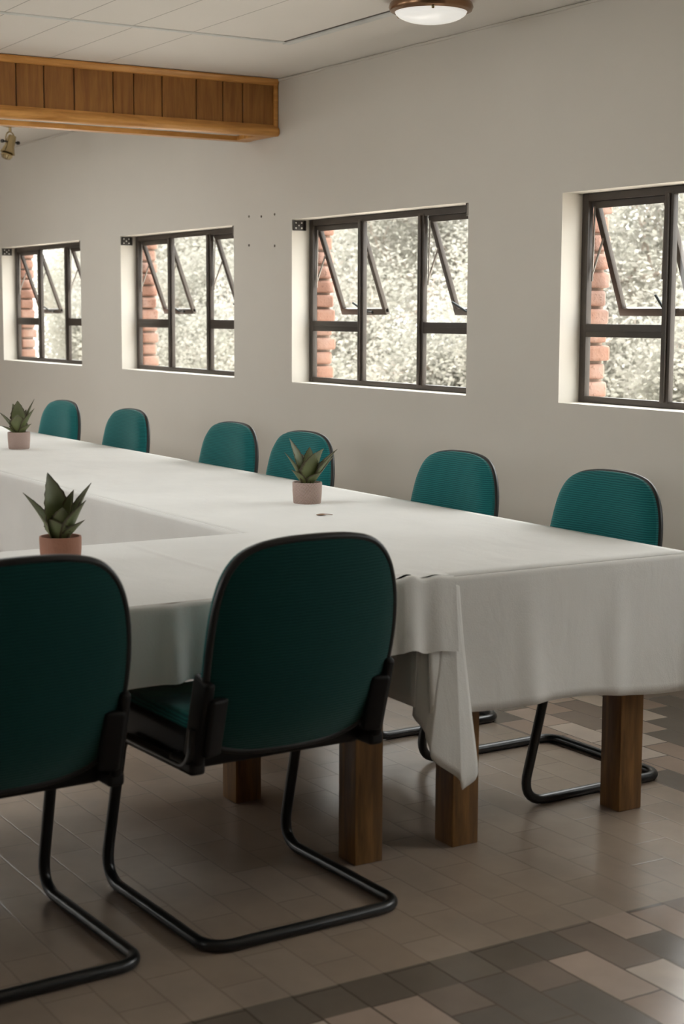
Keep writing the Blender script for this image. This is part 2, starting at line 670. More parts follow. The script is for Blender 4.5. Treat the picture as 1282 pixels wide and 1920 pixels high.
def sash(x0, x1, parent, hx, up=False):
    """top-hung open sash; local origin at its hinge line"""
    root_bm = bmesh.new()
    h = 0.505
    w = x1 - x0
    fw = 0.030
    box(root_bm, 0, w, 0.0, 0.024, -fw, 0, 0.003)
    box(root_bm, 0, w, 0.0, 0.024, -h, -h + fw + 0.004, 0.003)
    box(root_bm, 0, fw, 0.001, 0.023, -h + 0.01, -0.01, 0.003)
    box(root_bm, w - fw, w, 0.001, 0.023, -h + 0.01, -0.01, 0.003)
    s = build('sash', root_bm, M['frame'], parent)
    s.location = (x0, FRAME_Y + 0.004, 1.902)
    s.rotation_euler = (SASH_A, 0, 0)
    pane('sash_pane', fw - 0.004, w - fw + 0.004, -h + fw, -fw + 0.004, 0.012, s)
    # casement stay lever on the bottom rail
    hb = bmesh.new()
    if up:
        tube(hb, [(hx, -0.004, -h + 0.018), (hx - 0.012, -0.020, -h + 0.034), (hx - 0.034, -0.030, -h + 0.105)], 0.006, 8)
    else:
        tube(hb, [(hx, -0.004, -h + 0.018), (hx - 0.02, -0.020, -h + 0.030), (hx - 0.075, -0.045, -h + 0.085)], 0.006, 8)
    tube(hb, [(hx - 0.025, -0.006, -h + 0.018), (hx + 0.03, -0.006, -h + 0.018)], 0.008, 8)
    build('handle', hb, M['handle'], s)
    # friction stays at both sides, fixed between frame and sash
    for sx in (0.012, w - 0.012):
        sb = bmesh.new()
        up = Vector((sx, 0.004, -0.16))
        inv = Matrix.Rotation(-SASH_A, 3, 'X')
        low = inv @ Vector((0, 0.0, -0.30)) + Vector((sx, 0, 0))
        tube(sb, [up, low], 0.005, 6)
        tube(sb, [Vector((sx, 0.0, -0.02)), inv @ Vector((0, 0.0, -0.33)) + Vector((sx, 0, 0))], 0.004, 6)
        build('stay', sb, M['metal'], s)
    return s


WLAB = ['brown steel window at the right edge of the wall', 'brown steel window third from the left above the teal chairs',
        'brown steel window second from the left under the timber beam', 'brown steel window farthest left and smallest in view',
        'brown steel window beyond the right edge of the photo', 'brown steel window two bays beyond the right edge']
for i, wx in enumerate(WIN_X):
    w = empty('window_%d' % (i + 1), (wx, 0, 0))
    tag(w, WLAB[i], 'window', kind='structure')
    build('window_frame', frame_mesh(WIN_W), M['frame'], w)
    pane('fixed_pane', 0.03, 0.505, WZ0 + 0.02, 1.345, FRAME_Y + 0.012, w)
    pane('fixed_pane', 0.55, 1.055, WZ0 + 0.02, WZ1 - 0.025, FRAME_Y + 0.012, w)
    pane('fixed_pane', 1.10, WIN_W - 0.03, WZ0 + 0.02, 1.345, FRAME_Y + 0.012, w)
    sash(0.043, 0.494, w, 0.32 if i == 0 else 0.30, i == 0)
    sash(1.111, WIN_W - 0.043, w, 0.15)

# ------------------------------------------------------------------ ceiling trims and beam
STRIP_X = -6.65
bm = bmesh.new()
box(bm, STRIP_X - 0.015, STRIP_X + 0.015, OPP_Y + 0.05, 3.765, CEIL - 0.006, CEIL + 0.001, 0.002)
box(bm, STRIP_X - 0.015, 1.5, 3.748, 3.785, CEIL - 0.010, CEIL + 0.001, 0.002)
tag(build('trim_1', bm, M['ceiling_strip']), 'pale cover strips on the ceiling meeting at a corner', 'ceiling strip', kind='structure')
bm = bmesh.new()
box(bm, STRIP_X - 0.024, STRIP_X - 0.015, OPP_Y + 0.05, 3.765, CEIL - 0.003, CEIL + 0.001)
box(bm, STRIP_X - 0.015, 1.5, 3.740, 3.748, CEIL - 0.003, CEIL + 0.001)
tag(build('trim_2', bm, M['joint_dark']), 'dark gap line beside the pale ceiling strips', 'ceiling joint', kind='structure')
# rough plaster bead where wall meets ceiling
bm = bmesh.new()
rnd = random.Random(7)
pts, rad = [], []
xx = WX0
while xx < WX1:
    pts.append((xx, WALL_Y - 0.002, CEIL - 0.004 - rnd.random() * 0.006))
    rad.append(0.004 + rnd.random() * 0.006)
    xx += 0.06 + rnd.random() * 0.08
tube(bm, pts, 0.006, 6, rad=rad)
tag(build('trim_3', bm, M['wall']), 'uneven plaster bead along the wall and ceiling joint', 'plaster joint', kind='structure')

BX0, BX1 = -8.05, -7.70
beam = empty('ceiling_beam', (0, 0, 0))
tag(beam, 'wood-panelled beam with orange mouldings crossing under the ceiling', 'beam')
SEAM = [2.818, 2.963, 3.124, 3.336, 3.451, 3.611, 3.809, 3.966, 4.085]
ys = [-3.15]
rnd = random.Random(3)
yv = -3.0
while yv < 2.70:
    ys.append(yv)
    yv += rnd.uniform(0.12, 0.21)
ys = ys + SEAM + [4.295]
for name, xa, xb in (('panelling', BX1 - 0.02, BX1), ('rear_panelling', BX0, BX0 + 0.02)):
    bm = bmesh.new()
    for a, b in zip(ys, ys[1:]):
        box(bm, xa, xb, a + 0.0025, b - 0.0025, 2.43, 2.69, 0.003, 1)
    build(name, bm, M['panel_wood'], beam)
bm = bmesh.new()
box(bm, BX0 + 0.01, BX1 - 0.012, -3.15, 4.295, 2.44, 2.685)
build('core', bm, M['joint_dark'], beam, smooth=False)


def moulding(bm, prof, y0, y1):
    rings = []
    for yv in (y0, y1):
        rings.append([bm.verts.new((px, yv, pz)) for px, pz in prof])
    n = len(prof)
    for k in range(n):
        bm.faces.new((rings[0][k], rings[0][(k + 1) % n], rings[1][(k + 1) % n], rings[1][k]))
    bm.faces.new(rings[0])
    bm.faces.new(rings[1])


bm = bmesh.new()
moulding(bm, [(BX1 - 0.01, 2.69), (BX1 + 0.022, 2.69), (BX1 + 0.024, 2.682), (BX1 + 0.016, 2.672), (BX1 + 0.012, 2.660), (BX1 + 0.004, 2.656), (BX1 - 0.01, 2.656)], -3.15, 4.296)
build('upper_moulding', bm, M['mould_wood'], beam)
bm = bmesh.new()
moulding(bm, [(BX1 - 0.06, 2.390), (BX1 + 0.010, 2.388), (BX1 + 0.022, 2.396), (BX1 + 0.027, 2.412), (BX1 + 0.022, 2.428), (BX1 + 0.010, 2.436), (BX1 + 0.006, 2.447), (BX1 - 0.06, 2.447)], -3.15, 4.296)
build('lower_moulding', bm, M['mould_wood'], beam)
bm = bmesh.new()
moulding(bm, [(BX0 + 0.06, 2.388), (BX0 - 0.010, 2.388), (BX0 - 0.022, 2.396), (BX0 - 0.022, 2.428), (BX0 - 0.006, 2.447), (BX0 + 0.06, 2.447)], -3.15, 4.296)
build('lower_moulding', bm, M['mould_wood'], beam)
bm = bmesh.new()
box(bm, BX0 + 0.05, BX1 - 0.05, 4.20, 4.296, 2.389, 2.44, 0.004)
box(bm, BX1 - 0.005, BX1 + 0.012, 4.272, 4.296, 2.44, 2.66, 0.004)
build('end_moulding', bm, M['mould_wood'], beam)
bm = bmesh.new()
yv = -3.15
while yv < 4.2:
    box(bm, BX0 + 0.04, BX1 - 0.04, yv, min(yv + 0.146, 4.21), 2.412, 2.43)
    yv += 0.15
build('soffit_board', bm, M['soffit'], beam, smooth=False)

# ------------------------------------------------------------------ lamps
lamp = empty('ceiling_lamp', (-5.475, 3.77, CEIL))
tag(lamp, 'round flush ceiling lamp with white glass bowl and brown metal ring', 'lamp')
bm = bmesh.new()
lathe(bm, [(0.0, 0.0), (0.155, 0.0), (0.168, -0.012), (0.172, -0.026), (0.166, -0.040), (0.150, -0.047), (0.143, -0.043), (0.143, -0.02), (0.0, -0.02)], 56)
build('ring', bm, M['lamp_ring'], lamp)
bm = bmesh.new()
prof = [(0.147 * math.cos(a), -0.041 - 0.048 * math.sin(a)) for a in [PI / 2 * k / 12 for k in range(12)]] + [(0.0, -0.089)]
lathe(bm, prof, 56)
build('glass_bowl', bm, M['opal'], lamp)
for k in range(3):
    bm = bmesh.new()
    a = -0.55 + k * 2 * PI / 3
    tube(bm, [(0.152 * math.cos(a), 0.152 * math.sin(a), -0.044), (0.146 * math.cos(a), 0.146 * math.sin(a), -0.054)], 0.006, 8)
    build('clip', bm, M['brass'], lamp)

spot = empty('spotlight', (-10.52, 3.80, CEIL), rz=0.5)
tag(spot, 'small brass spotlight on a yoke hanging behind the timber beam', 'spotlight')
bm = bmesh.new()
lathe(bm, [(0, 0), (0.055, 0), (0.055, -0.012), (0.02, -0.02), (0.0, -0.02)], 28)
build('mount', bm, M['brass'], spot)
bm = bmesh.new()
tube(bm, [(0, 0, -0.018), (0, 0, -0.055)], 0.011, 10)
build('stem', bm, M['brass'], spot)
bm = bmesh.new()
tube(bm, [(0, 0.048 * math.sin(a), -0.102 + 0.05 * math.cos(a)) for a in [2 * PI * k / 24 for k in range(24)]], 0.005, 8, closed=True)
build('yoke_ring', bm, M['brass'], spot)
bm = bmesh.new()
tube(bm, [(0, -0.085, -0.125), (0, 0.085, -0.125)], 0.006, 8)
for s in (-1, 1):
    tube(bm, [(0, s * 0.078, -0.125), (0, s * 0.092, -0.125)], 0.013, 10)
build('cross_bar', bm, M['bracket'], spot)
bm = bmesh.new()
lathe(bm, [(0, 0.06), (0.028, 0.058), (0.034, 0.03), (0.036, -0.02), (0.050, -0.06), (0.056, -0.075), (0.052, -0.075), (0.034, -0.03), (0, -0.03)], 28)
hd = build('lamp_head', bm, M['brass'], spot)
spot.scale = (0.92, 0.92, 0.92)
hd.location = (0, 0, -0.135)
hd.rotation_euler = (math.radians(-16), math.radians(8), 0)
bm = bmesh.new()
lathe(bm, [(0.02, -0.03), (0.022, -0.05), (0.040, -0.075), (0.044, -0.095), (0.030, -0.118), (0, -0.125)], 24)
bl = build('bulb', bm, M['brass'], hd)

# ------------------------------------------------------------------ small fittings on the wall
LN = ['third window from the left', 'second window from the left', 'leftmost window']
for i, wx in enumerate(WIN_X[1:4]):
    b = empty('blind_bracket', (wx, WALL_Y, 1.905))
    tag(b, 'dark perforated blind bracket in the upper left corner of the ' + LN[i], 'bracket', group='blind brackets in the window recesses')
    bm = bmesh.new()
    box(bm, 0.001, 0.006, 0.004, 0.078, -0.027, 0.027, 0.001)
    box(bm, 0.001, 0.022, 0.004, 0.008, -0.027, 0.027, 0.001)
    box(bm, 0.001, 0.022, 0.074, 0.078, -0.027, 0.027, 0.001)
    build('plate', bm, M['bracket'], b)
    for dy, dz in ((0.022, 0.014), (0.058, 0.014), (0.040, 0.0), (0.022, -0.014), (0.058, -0.014)):
        bm = bmesh.new()
        tube(bm, [(0.005, dy, dz), (0.008, dy, dz)], 0.0042, 8)
        build('screw', bm, M['screw'], b)
    b2 = empty('blind_bracket', (wx + WIN_W, WALL_Y, 1.905))
    tag(b2, 'dark narrow blind bracket in the upper right corner of the ' + LN[i], 'bracket', group='blind brackets in the window recesses')
    bm = bmesh.new()
    box(bm, -0.024, -0.001, 0.002, 0.070, -0.029, 0.029, 0.002)
    build('housing', bm, M['bracket'], b2)
    bm = bmesh.new()
    box(bm, -0.010, -0.003, -0.0015, 0.004, -0.026, 0.026, 0.001)
    build('edge_flange', bm, M['metal'], b2)
HP = [(-8.034, 1.976, 'upper left of the five, left of the third window'), (-7.889, 1.969, 'upper middle of the five'), (-7.736, 1.973, 'upper right of the five'),
      (-8.035, 1.815, 'lower left of the five'), (-7.736, 1.802, 'lower right of the five')]
for hx, hz, txt in HP:
    bm = bmesh.new()
    lathe(bm, [(0, -0.001), (0.006, -0.001), (0.007, 0.002), (0.0045, 0.004), (0.0, 0.003)], 14)
    o = build('wall_plug', bm, M['hole'])
    o.location = (hx, WALL_Y, hz)
    o.rotation_euler = (PI / 2, 0, 0)
    tag(o, 'tiny dark wall plug, ' + txt, 'wall plug', group='wall plugs between two windows')

# ------------------------------------------------------------------ tables
TT = 0.748


def table(name, x0, x1, y0, y1, legs, label, cat='table', group=None):
    t = empty(name, ((x0 + x1) / 2, (y0 + y1) / 2, 0))
    tag(t, label, cat, group)
    ox, oy = (x0 + x1) / 2, (y0 + y1) / 2
    bm = bmesh.new()
    box(bm, x0 - ox, x1 - ox, y0 - oy, y1 - oy, TT - 0.03, TT, 0.004)
    build('tabletop', bm, M['top_wood'], t)
    lx0, lx1 = min(l[0] for l in legs), max(l[0] for l in legs)
    ly0, ly1 = min(l[1] for l in legs), max(l[1] for l in legs)
    bm = bmesh.new()
    s = 0.04
    for a, b, c, d in ((lx0 + s, lx1 - s, ly0 - 0.012, ly0 + 0.012), (lx0 + s, lx1 - s, ly1 - 0.012, ly1 + 0.012), (lx0 - 0.012, lx0 + 0.012, ly0 + s, ly1 - s), (lx1 - 0.012, lx1 + 0.012, ly0 + s, ly1 - s)):
        box(bm, a - ox, b - ox, c - oy, d - oy, TT - 0.13, TT - 0.03, 0.002)
    build('apron', bm, M['top_wood'], t)
    for lx, ly in legs:
        bm = bmesh.new()
        box(bm, -0.0425, 0.0425, -0.0425, 0.0425, 0, TT - 0.03, 0.004)
        l = build('leg', bm, M['leg_wood'], t)
        l.location = (lx - ox, ly - oy, 0)
        l.rotation_euler = (0, 0, 0)
    return t


LX1, LY0, LY1 = -3.325, 2.285, 3.215   # long table: end and sides
table('dining_table', -5.62, LX1, LY0 + 0.01, LY1, [(-3.408, 2.459), (-3.412, 3.052), (-5.52, 2.459), (-5.52, 3.052)],
      'near end table of the long row with dark wooden legs under a white cloth', group='wooden tables in the long row')
table('dining_table', -7.95, -5.63, LY0 + 0.01, LY1, [(-5.74, 2.459), (-5.74, 3.052), (-7.83, 2.459), (-7.83, 3.052)],
      'second table of the long row hidden under the white cloth', group='wooden tables in the long row')
table('dining_table', -10.3, -7.96, LY0 + 0.01, LY1, [(-8.07, 2.459), (-8.07, 3.052), (-10.2, 2.459), (-10.2, 3.052)],
      'far table of the long row at the left frame edge under cloth', group='wooden tables in the long row')
CX0, CX1 = -4.285, -3.335
CY1 = 2.262
table('dining_table', CX0, CX1, -0.25, CY1, [(-3.420, 2.157), (-4.050, 2.137), (-3.420, -0.14), (-4.050, -0.14)],
      'cross table in front of the two dark chairs, square wooden legs')


# ------------------------------------------------------------------ tablecloths
def smooth_noise(seed):
    r = random.Random(seed)
    ph = [(r.uniform(2, 16), r.uniform(0, 2 * PI), r.uniform(0.4, 1.0)) for _ in range(7)]

    def f(s):
        return sum(a * math.sin(w * s + p) / (1 + w * 0.10) for w, p, a in ph) / 2.4
    return f


def hang(bm, top, outward, drop_at, ripple, rows=16, rim=0.010, off=0.0):
    """rows of verts hanging from the list of top points; returns list of rows, rows[0] lies on the top edge"""
    grid = []
    n = len(top)
    for j in range(rows + 1):
        row = []
        t = j / rows
        for i in range(n):
            p = Vector(top[i])
            nrm = outward
            d = drop_at(i / (n - 1))
            if t * d < rim * 1.57:
                a = t * d / rim
                q = p + nrm * (off + rim * math.sin(a)) + Vector((0, 0, -rim * (1 - math.cos(a))))
            else:
                q = p + nrm * (off + rim) + Vector((0, 0, -rim - (t * d - rim * 1.57)))
            q += nrm * max(0.0, ripple(i / (n - 1), t))
            row.append(q)
        grid.append(row)
    return grid


def add_grid(bm, grid):
    vs = [[bm.verts.new(p) for p in row] for row in grid]
    for a, b in zip(vs, vs[1:]):
        for k in range(len(a) - 1):
            bm.faces.new((a[k], a[k + 1], b[k + 1], b[k]))
    return vs


def ts(n, rim, d):
    return n


ZC = TT + 0.004


def top_sheet(bm, xs, ys, z, f):
    vs = [[bm.verts.new((x, y, z + f(x, y))) for x in xs] for y in ys]
    for a, b in zip(vs, vs[1:]):
        for k in range(len(a) - 1):
            bm.faces.new((a[k], a[k + 1], b[k + 1], b[k]))


def lin(a, b, n):
    return [a + (b - a) * i / (n - 1) for i in range(n)]


def rim_rows(d, rim, rows):
    """t values: dense on the rounded edge then even"""
    e = rim * 1.57 / d
    return [0, e * 0.33, e * 0.66, e] + [e + (1 - e) * k / rows for k in range(1, rows + 1)]


def panel(bm, top, nrm, drop_at, ripple, rim=0.012, rows=14):
    nrm = Vector(nrm)
    n = len(top)
    cols = []
    for i in range(n):
        s = i / (n - 1)
        d = drop_at(s)
        col = []
        for t in rim_rows(d, rim, rows):
            L = t * d
            p = Vector(top[i])
            if L <= rim * 1.5708:
                a = L / rim
                q = p + nrm * (rim * math.sin(a)) - Vector((0, 0, rim * (1 - math.cos(a))))
            else:
                q = p + nrm * rim - Vector((0, 0, rim + (L - rim * 1.5708)))
            q += nrm * ripple(s, t)
            col.append(q)
        cols.append(col)
    rows_ = [[cols[i][j] for i in range(n)] for j in range(len(cols[0]))]
    return add_grid(bm, rows_)


# long cloth: near piece with the folded corner
nA, nB = smooth_noise(11), smooth_noise(23)
EX = LX1 + 0.002
bm = bmesh.new()
XS = lin(-10.6, EX, 120)
YS = lin(LY0, LY1, 30)
cre = smooth_noise(5)


def top_f(x, y):
    h = 0.0016 * (1 + math.sin(x * 5.1 + 2.0 * math.sin(y * 3))) * (0.5 + 0.5 * math.sin(y * 7 + x))
    ed = min((y - LY0) / 0.05, (LY1 - y) / 0.05, (EX - x) / 0.05, 1)
    return max(0, h) * max(0, ed)


top_sheet(bm, XS, YS, ZC, top_f)
# end panel (+X): s runs from the near corner to the far corner
LYS = lin(LY0, LY1, 70)


def rip_end(s, t):
    k = t ** 0.9
    return k * (0.010 + 0.009 * math.sin(s * 5.0 + 0.4) * 1.0 + 0.010 * max(0, math.sin(s * 19 + 1.0)) ** 3 + 0.006 * nA(s * 1.6)) + 0.004 * t


panel(bm, [(EX, y, ZC) for y in LYS], (1, 0, 0), lambda s: 0.352 + 0.050 * s + 0.008 * math.sin(s * 9), rip_end)
# inner side panel (-Y)
LXS = lin(-10.6, EX, 280)


def rip_in(s, t):
    return t * (0.010 + 0.007 * nB(s * 5) + 0.007 * max(0, math.sin(s * 70)) ** 2)


panel(bm, [(x, LY0, ZC) for x in LXS], (0, -1, 0), lambda s: 0.345 + 0.008 * math.sin(s * 12), lambda s, t: rip_in(s * 1.9, t) if s < 0.87 else t * 0.006 + (0.0 if s < 0.98 else t * 0.006))
panel(bm, [(x, LY1, ZC) for x in LXS], (0, 1, 0), lambda s: 0.215 + 0.006 * math.sin(s * 9), lambda s, t: t * (0.003 + 0.002 * nA(s * 6)))
# folded near corner: plan offsets (out along +X, along +Y) for s in 0..1 at top / hem, and hem drop
OUT0 = [(0, 0.012), (0.12, 0.013), (0.28, 0.016), (0.55, 0.017), (0.85, 0.014), (0.95, 0.010), (1, 0.0)]
ALO0 = [(0, 0.09), (0.12, 0.10), (0.28, 0.082), (0.55, 0.080), (0.82, 0.074), (0.92, 0.060), (1, -0.012)]
OUT1 = [(0, 0.020), (0.12, 0.036), (0.22, 0.052), (0.30, 0.058), (0.55, 0.066), (0.82, 0.050), (0.92, 0.030), (1, -0.030)]
ALO1 = [(0, 0.10), (0.12, 0.135), (0.22, 0.142), (0.30, 0.132), (0.55, 0.078), (0.82, -0.016), (0.92, -0.026), (1, -0.018)]
DRP = [(0, 0.36), (0.15, 0.50), (0.25, 0.525), (0.50, 0.553), (0.82, 0.448), (1, 0.36)]
grid = []
K, RW = 40, 20
for j in range(RW + 1):
    row = []
    for i in range(K + 1):
        s = i / K
        t = j / RW
        d = DRP[0][1]
        # piecewise linear hem so the tip stays pointed
        for (a, va), (b, vb) in zip(DRP, DRP[1:]):
            if a <= s <= b:
                d = va + (vb - va) * (s - a) / (b - a)
        L = t * d
        u = min(1.0, L / 0.50)
        ox = lerp_table(OUT0, s) * min(1, L / 0.014) * (1 - u) + lerp_table(OUT1, s) * u
        al = lerp_table(ALO0, s) * (1 - u) * min(1, L / 0.02 + 0.9) + lerp_table(ALO1, s) * u
        row.append(Vector((EX + ox, LY0 + al, ZC - 0.001 - L)))
    grid.append(row)
add_grid(bm, grid)
# far corner: a simple rounded fall
grid = []
for j in range(13):
    row = []
    for i in range(13):
        th = i / 12 * PI / 2
        L = j / 12 * (0.40 - 0.18 * (i / 12) ** 2)
        o_ = 0.012 * min(1, L / 0.014) + 0.022 * (L / 0.4)
        o_ *= 1 + 0.6 * math.sin(2 * th) * (L / 0.4)
        row.append(Vector((EX + o_ * math.cos(th), LY1 + o_ * math.sin(th), ZC - L)))
    grid.append(row)
add_grid(bm, grid)
cl = build('tablecloth', bm, M['cloth'], angle=60)
tag(cl, 'white cloth on the long table with a pointed corner hanging at the near end', 'tablecloth', 'white tablecloths')
sm = cl.modifiers.new('thickness', 'SOLIDIFY')
sm.thickness = 0.0015
sm.offset = 1

# cross cloth lies over the cross table and laps over the long table's corner
bm = bmesh.new()
KX1 = CX1 + 0.014
KY1 = 2.366
ZK = ZC + 0.006
CYS = lin(-0.30, KY1, 330)
CXS = lin(CX0 - 0.002, KX1, 40)


def puck(y):
    return math.exp(-((y - 2.25) / 0.07) ** 2) * (0.5 + 0.5 * math.sin((y - 2.20) * 62))


def cross_f(x, y):
    h = 0.0016 * (1 + math.sin(y * 4.1 + 2.0 * math.sin(x * 5))) * (0.5 + 0.5 * math.sin(x * 9 + y))
    if abs(y - 1.862) < 0.016:
        h += 0.0035 * (1 - abs(y - 1.862) / 0.016)
    e = min(1, (KX1 - x) / 0.05, (x - CX0) / 0.05)
    return max(0, h) * max(0, e) + 0.014 * puck(y) * max(0, 1 - (KX1 - x) / 0.16) ** 1.5


top_sheet(bm, CXS, CYS, ZK, cross_f)


def rip_cross(s, t):
    y = -0.30 + (KY1 + 0.30) * s
    g = math.exp(-((y - 1.565) / 0.022) ** 2)
    v = 0.004 + t * (0.012 + 0.014 * math.sin(y * 7.5 + 0.6) + 0.006 * nA(y))
    v += 0.018 * g * (0.35 + 0.65 * t) - 0.010 * math.exp(-((y - 1.61) / 0.02) ** 2) * t
    v += 0.022 * puck(y) * (0.3 + 0.7 * t) * 0.7
    if y > 2.2:
        v += t * 0.016 * (y - 2.2) / 0.18 + 0.008
    return max(0.002, v)


panel(bm, [(KX1, y, ZK + cross_f(KX1, y)) for y in CYS], (1, 0, 0), lambda s: 0.196 + 0.006 * math.sin(s * 14), rip_cross, rows=12)
CY2 = lin(-0.30, CY1 - 0.02, 60)
panel(bm, [(CX0 - 0.002, y, ZK) for y in CY2], (-1, 0, 0), lambda s: 0.385, lambda s, t: t * (0.012 + 0.010 * nB(s * 3)))  # unseen back and end drops made long to block low light under the table
panel(bm, [(x, -0.30, ZK) for x in CXS], (0, -1, 0), lambda s: 0.385, lambda s, t: t * (0.012 + 0.010 * nB(s * 2)))
cl = build('tablecloth', bm, M['cloth'], angle=60)
tag(cl, 'white cloth on the cross table behind the two dark chairs, short front drop', 'tablecloth', 'white tablecloths')


# ------------------------------------------------------------------ chairs
def catmull(pts, sub=6):
    n = len(pts)
    out = []
    for i in range(n):
        p0, p1, p2, p3 = (Vector(pts[(i + k - 1) % n]) for k in range(4))
        for k in range(sub):
            t = k / sub
            out.append(0.5 * ((2 * p1) + (-p0 + p2) * t + (2 * p0 - 5 * p1 + 4 * p2 - p3) * t * t + (-p0 + 3 * p1 - 3 * p2 + p3) * t ** 3))
    return out


HALF = [(0.0, 0.418), (0.075, 0.420), (0.145, 0.429), (0.205, 0.455), (0.237, 0.515), (0.247, 0.61), (0.248, 0.71), (0.238, 0.80), (0.214, 0.868), (0.170, 0.912), (0.10, 0.931)]
CTRL = HALF + [(0.0, 0.936)] + [(-x, z) for x, z in reversed(HALF[1:])]
OUTL = catmull([(x, z, 0) for x, z in CTRL], 5)
CENZ = 0.69


def back_y(x, z):
    """mid surface of the backrest (sitter at -y): leans back, wraps round the sitter, curls forward at the bottom"""
    k = z - 0.69
    y = 0.250 + 0.20 * k - 0.55 * k * k - 0.55 * x * x
    if z < 0.55:
        y -= 0.9 * (0.55 - z) ** 2
    return y


def shell(bm, offset, thick_fn, scale_out=1.0, rings=12):
    """disc-like surface bounded by the outline; offset along -y (front) positive"""
    n = len(OUTL)
    vs = []
    for j in range(1, rings + 1):
        s = (j / rings) ** 0.85 * scale_out
        ring = []
        for p in OUTL:
            x, z = p.x * s, CENZ + (p.y - CENZ) * s
            ring.append(bm.verts.new((x, back_y(x, z) - offset - thick_fn(j / rings, x, z), z)))
        vs.append(ring)
    c = bm.verts.new((0, back_y(0, CENZ) - offset - thick_fn(0, 0, CENZ), CENZ))
    for k in range(n):
        bm.faces.new((c, vs[0][k], vs[0][(k + 1) % n]))
    for a, b in zip(vs, vs[1:]):
        for k in range(n):
            bm.faces.new((a[k], a[(k + 1) % n], b[(k + 1) % n], b[k]))
    return vs[-1]


def bridge(bm, a, b):
    n = len(a)
    for k in range(n):
        bm.faces.new((a[k], a[(k + 1) % n], b[(k + 1) % n], b[k]))


def make_chair():
    root = empty('cantilever_chair')
    # tube frame
    bm = bmesh.new()
    r = 0.0145
    hw = 0.262
    half = [(hw - 0.012, 0.165, 0.500), (hw - 0.010, 0.150, 0.405), (hw - 0.004, -0.200, 0.405), (hw, -0.305, r), (hw, 0.252, r)]
    pts = half + [(-x, y, z) for x, y, z in reversed(half)]
    tube(bm, fillet(pts, [0, 0.05, 0.05, 0.06, 0.055, 0.055, 0.06, 0.05, 0.05, 0]), r, 12)
    build('tube_frame', bm, M['tube'], root)
    # seat cushion and its under shell
    bm = bmesh.new()
    box(bm, -0.232, 0.232, -0.296, 0.105, 0.430, 0.502, 0.030, 4)
    for v in bm.verts:
        v.co.z += 0.018 * math.cos(v.co.x * 5) - 0.9 * max(0, -0.18 - v.co.y) ** 2 * 2
    build('seat', bm, M['teal'], root)
    bm = bmesh.new()
    box(bm, -0.241, 0.241, -0.304, 0.112, 0.388, 0.484, 0.020, 3)
    build('seat_shell', bm, M['black_plastic'], root)
    # backrest cushion
    bm = bmesh.new()

    def pil(s, x, z):
        lum = 0.010 * math.exp(-((z - 0.62) / 0.09) ** 2) * math.cos(min(1.5, abs(x) * 5))
        return 0.040 * (1 - s ** 5) ** 0.6 + lum * (1 - s ** 4)
    rim_f = shell(bm, 0.010, pil)
    rim_b = shell(bm, -0.004, lambda s, x, z: 0.0)
    bridge(bm, rim_f, rim_b)
    build('backrest', bm, M['teal'], root)
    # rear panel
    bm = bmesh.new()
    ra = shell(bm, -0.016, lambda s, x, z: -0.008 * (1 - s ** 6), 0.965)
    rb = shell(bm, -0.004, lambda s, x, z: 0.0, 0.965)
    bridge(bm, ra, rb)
    build('back_panel', bm, M['teal_shaded'], root)
    # black edge trim round the backrest
    bm = bmesh.new()
    tp = []
    for p in OUTL:
        x, z = p.x * 0.985, CENZ + (p.y - CENZ) * 0.985
        tp.append((x, back_y(x, z) + 0.008, z))
    tube(bm, tp, 0.01, 10, closed=True, flat=(0.0105, 0.0095, (0, 1, 0)))
    build('edge_trim', bm, M['edge'], root)
    # side brackets joining back and tube
    for s in (-1, 1):
        bm = bmesh.new()
        y0 = back_y(0.235, 0.55)
        rot = Matrix.Translation((s * 0.243, y0, 0.53)) @ Matrix.Rotation(math.radians(-16), 4, 'X')
        box(bm, -0.013, 0.013, -0.040, 0.026, -0.115, 0.095, 0.011, 3, rot)
        rot2 = Matrix.Translation((s * 0.218, y0 + 0.022, 0.515)) @ Matrix.Rotation(math.radians(-16), 4, 'X') @ Matrix.Rotation(s * 0.22, 4, 'Z')
        box(bm, -0.024, 0.024, -0.012, 0.010, -0.080, 0.065, 0.009, 3, rot2)
        box(bm, s * 0.245 - 0.020, s * 0.245 + 0.020, 0.06, 0.17, 0.392, 0.426, 0.011, 3)
        build('bracket', bm, M['black_plastic'], root)
    return root


chair = make_chair()
GF = 'teal chairs along the wall side of the long table'
FAR = [(-3.815, 3.090, 0.02, 'teal chair nearest the right edge, on the wall side of the table'),
       (-4.642, 3.090, 0.01, 'teal chair second from the right on the wall side of the table'),
       (-5.745, 3.085, 0.03, 'teal chair against the wall side, behind the plant in the woven pot'),
       (-6.397, 3.085, 0.03, 'teal chair third from the left, just left of the right woven-pot plant'),
       (-7.544, 3.085, 0.03, 'teal chair second from the left on the wall side'),
       (-8.463, 3.085, 0.05, 'teal chair farthest left, beside the small plant at the left edge')]
for i, (x, y, rz, lab) in enumerate(FAR):
    c = chair if i == 0 else copy_tree(chair)
    c.location = (x, y, 0)
    c.rotation_euler = (0, 0, rz)
    tag(c, lab, 'chair', GF)
for x, y, rz, lab in [(-3.310, 1.782, -PI / 2 + 0.03, 'dark teal chair seen from behind at the centre of the photo'),
                      (-3.310, 1.100, -PI / 2 + 0.04, 'dark teal chair seen from behind, cut by the left frame edge')]:
    c = copy_tree(chair)
    c.location = (x, y, 0)
    c.rotation_euler = (0, 0, rz)
    tag(c, lab, 'chair', 'teal chairs with their backs to the camera')

# ------------------------------------------------------------------ potted plants
RT = Vector((R_.x, R_.y, 0)).normalized()     # to the right as the photo shows the plants
DP = Vector((F_.x, F_.y, 0)).normalized()     # away from the camera


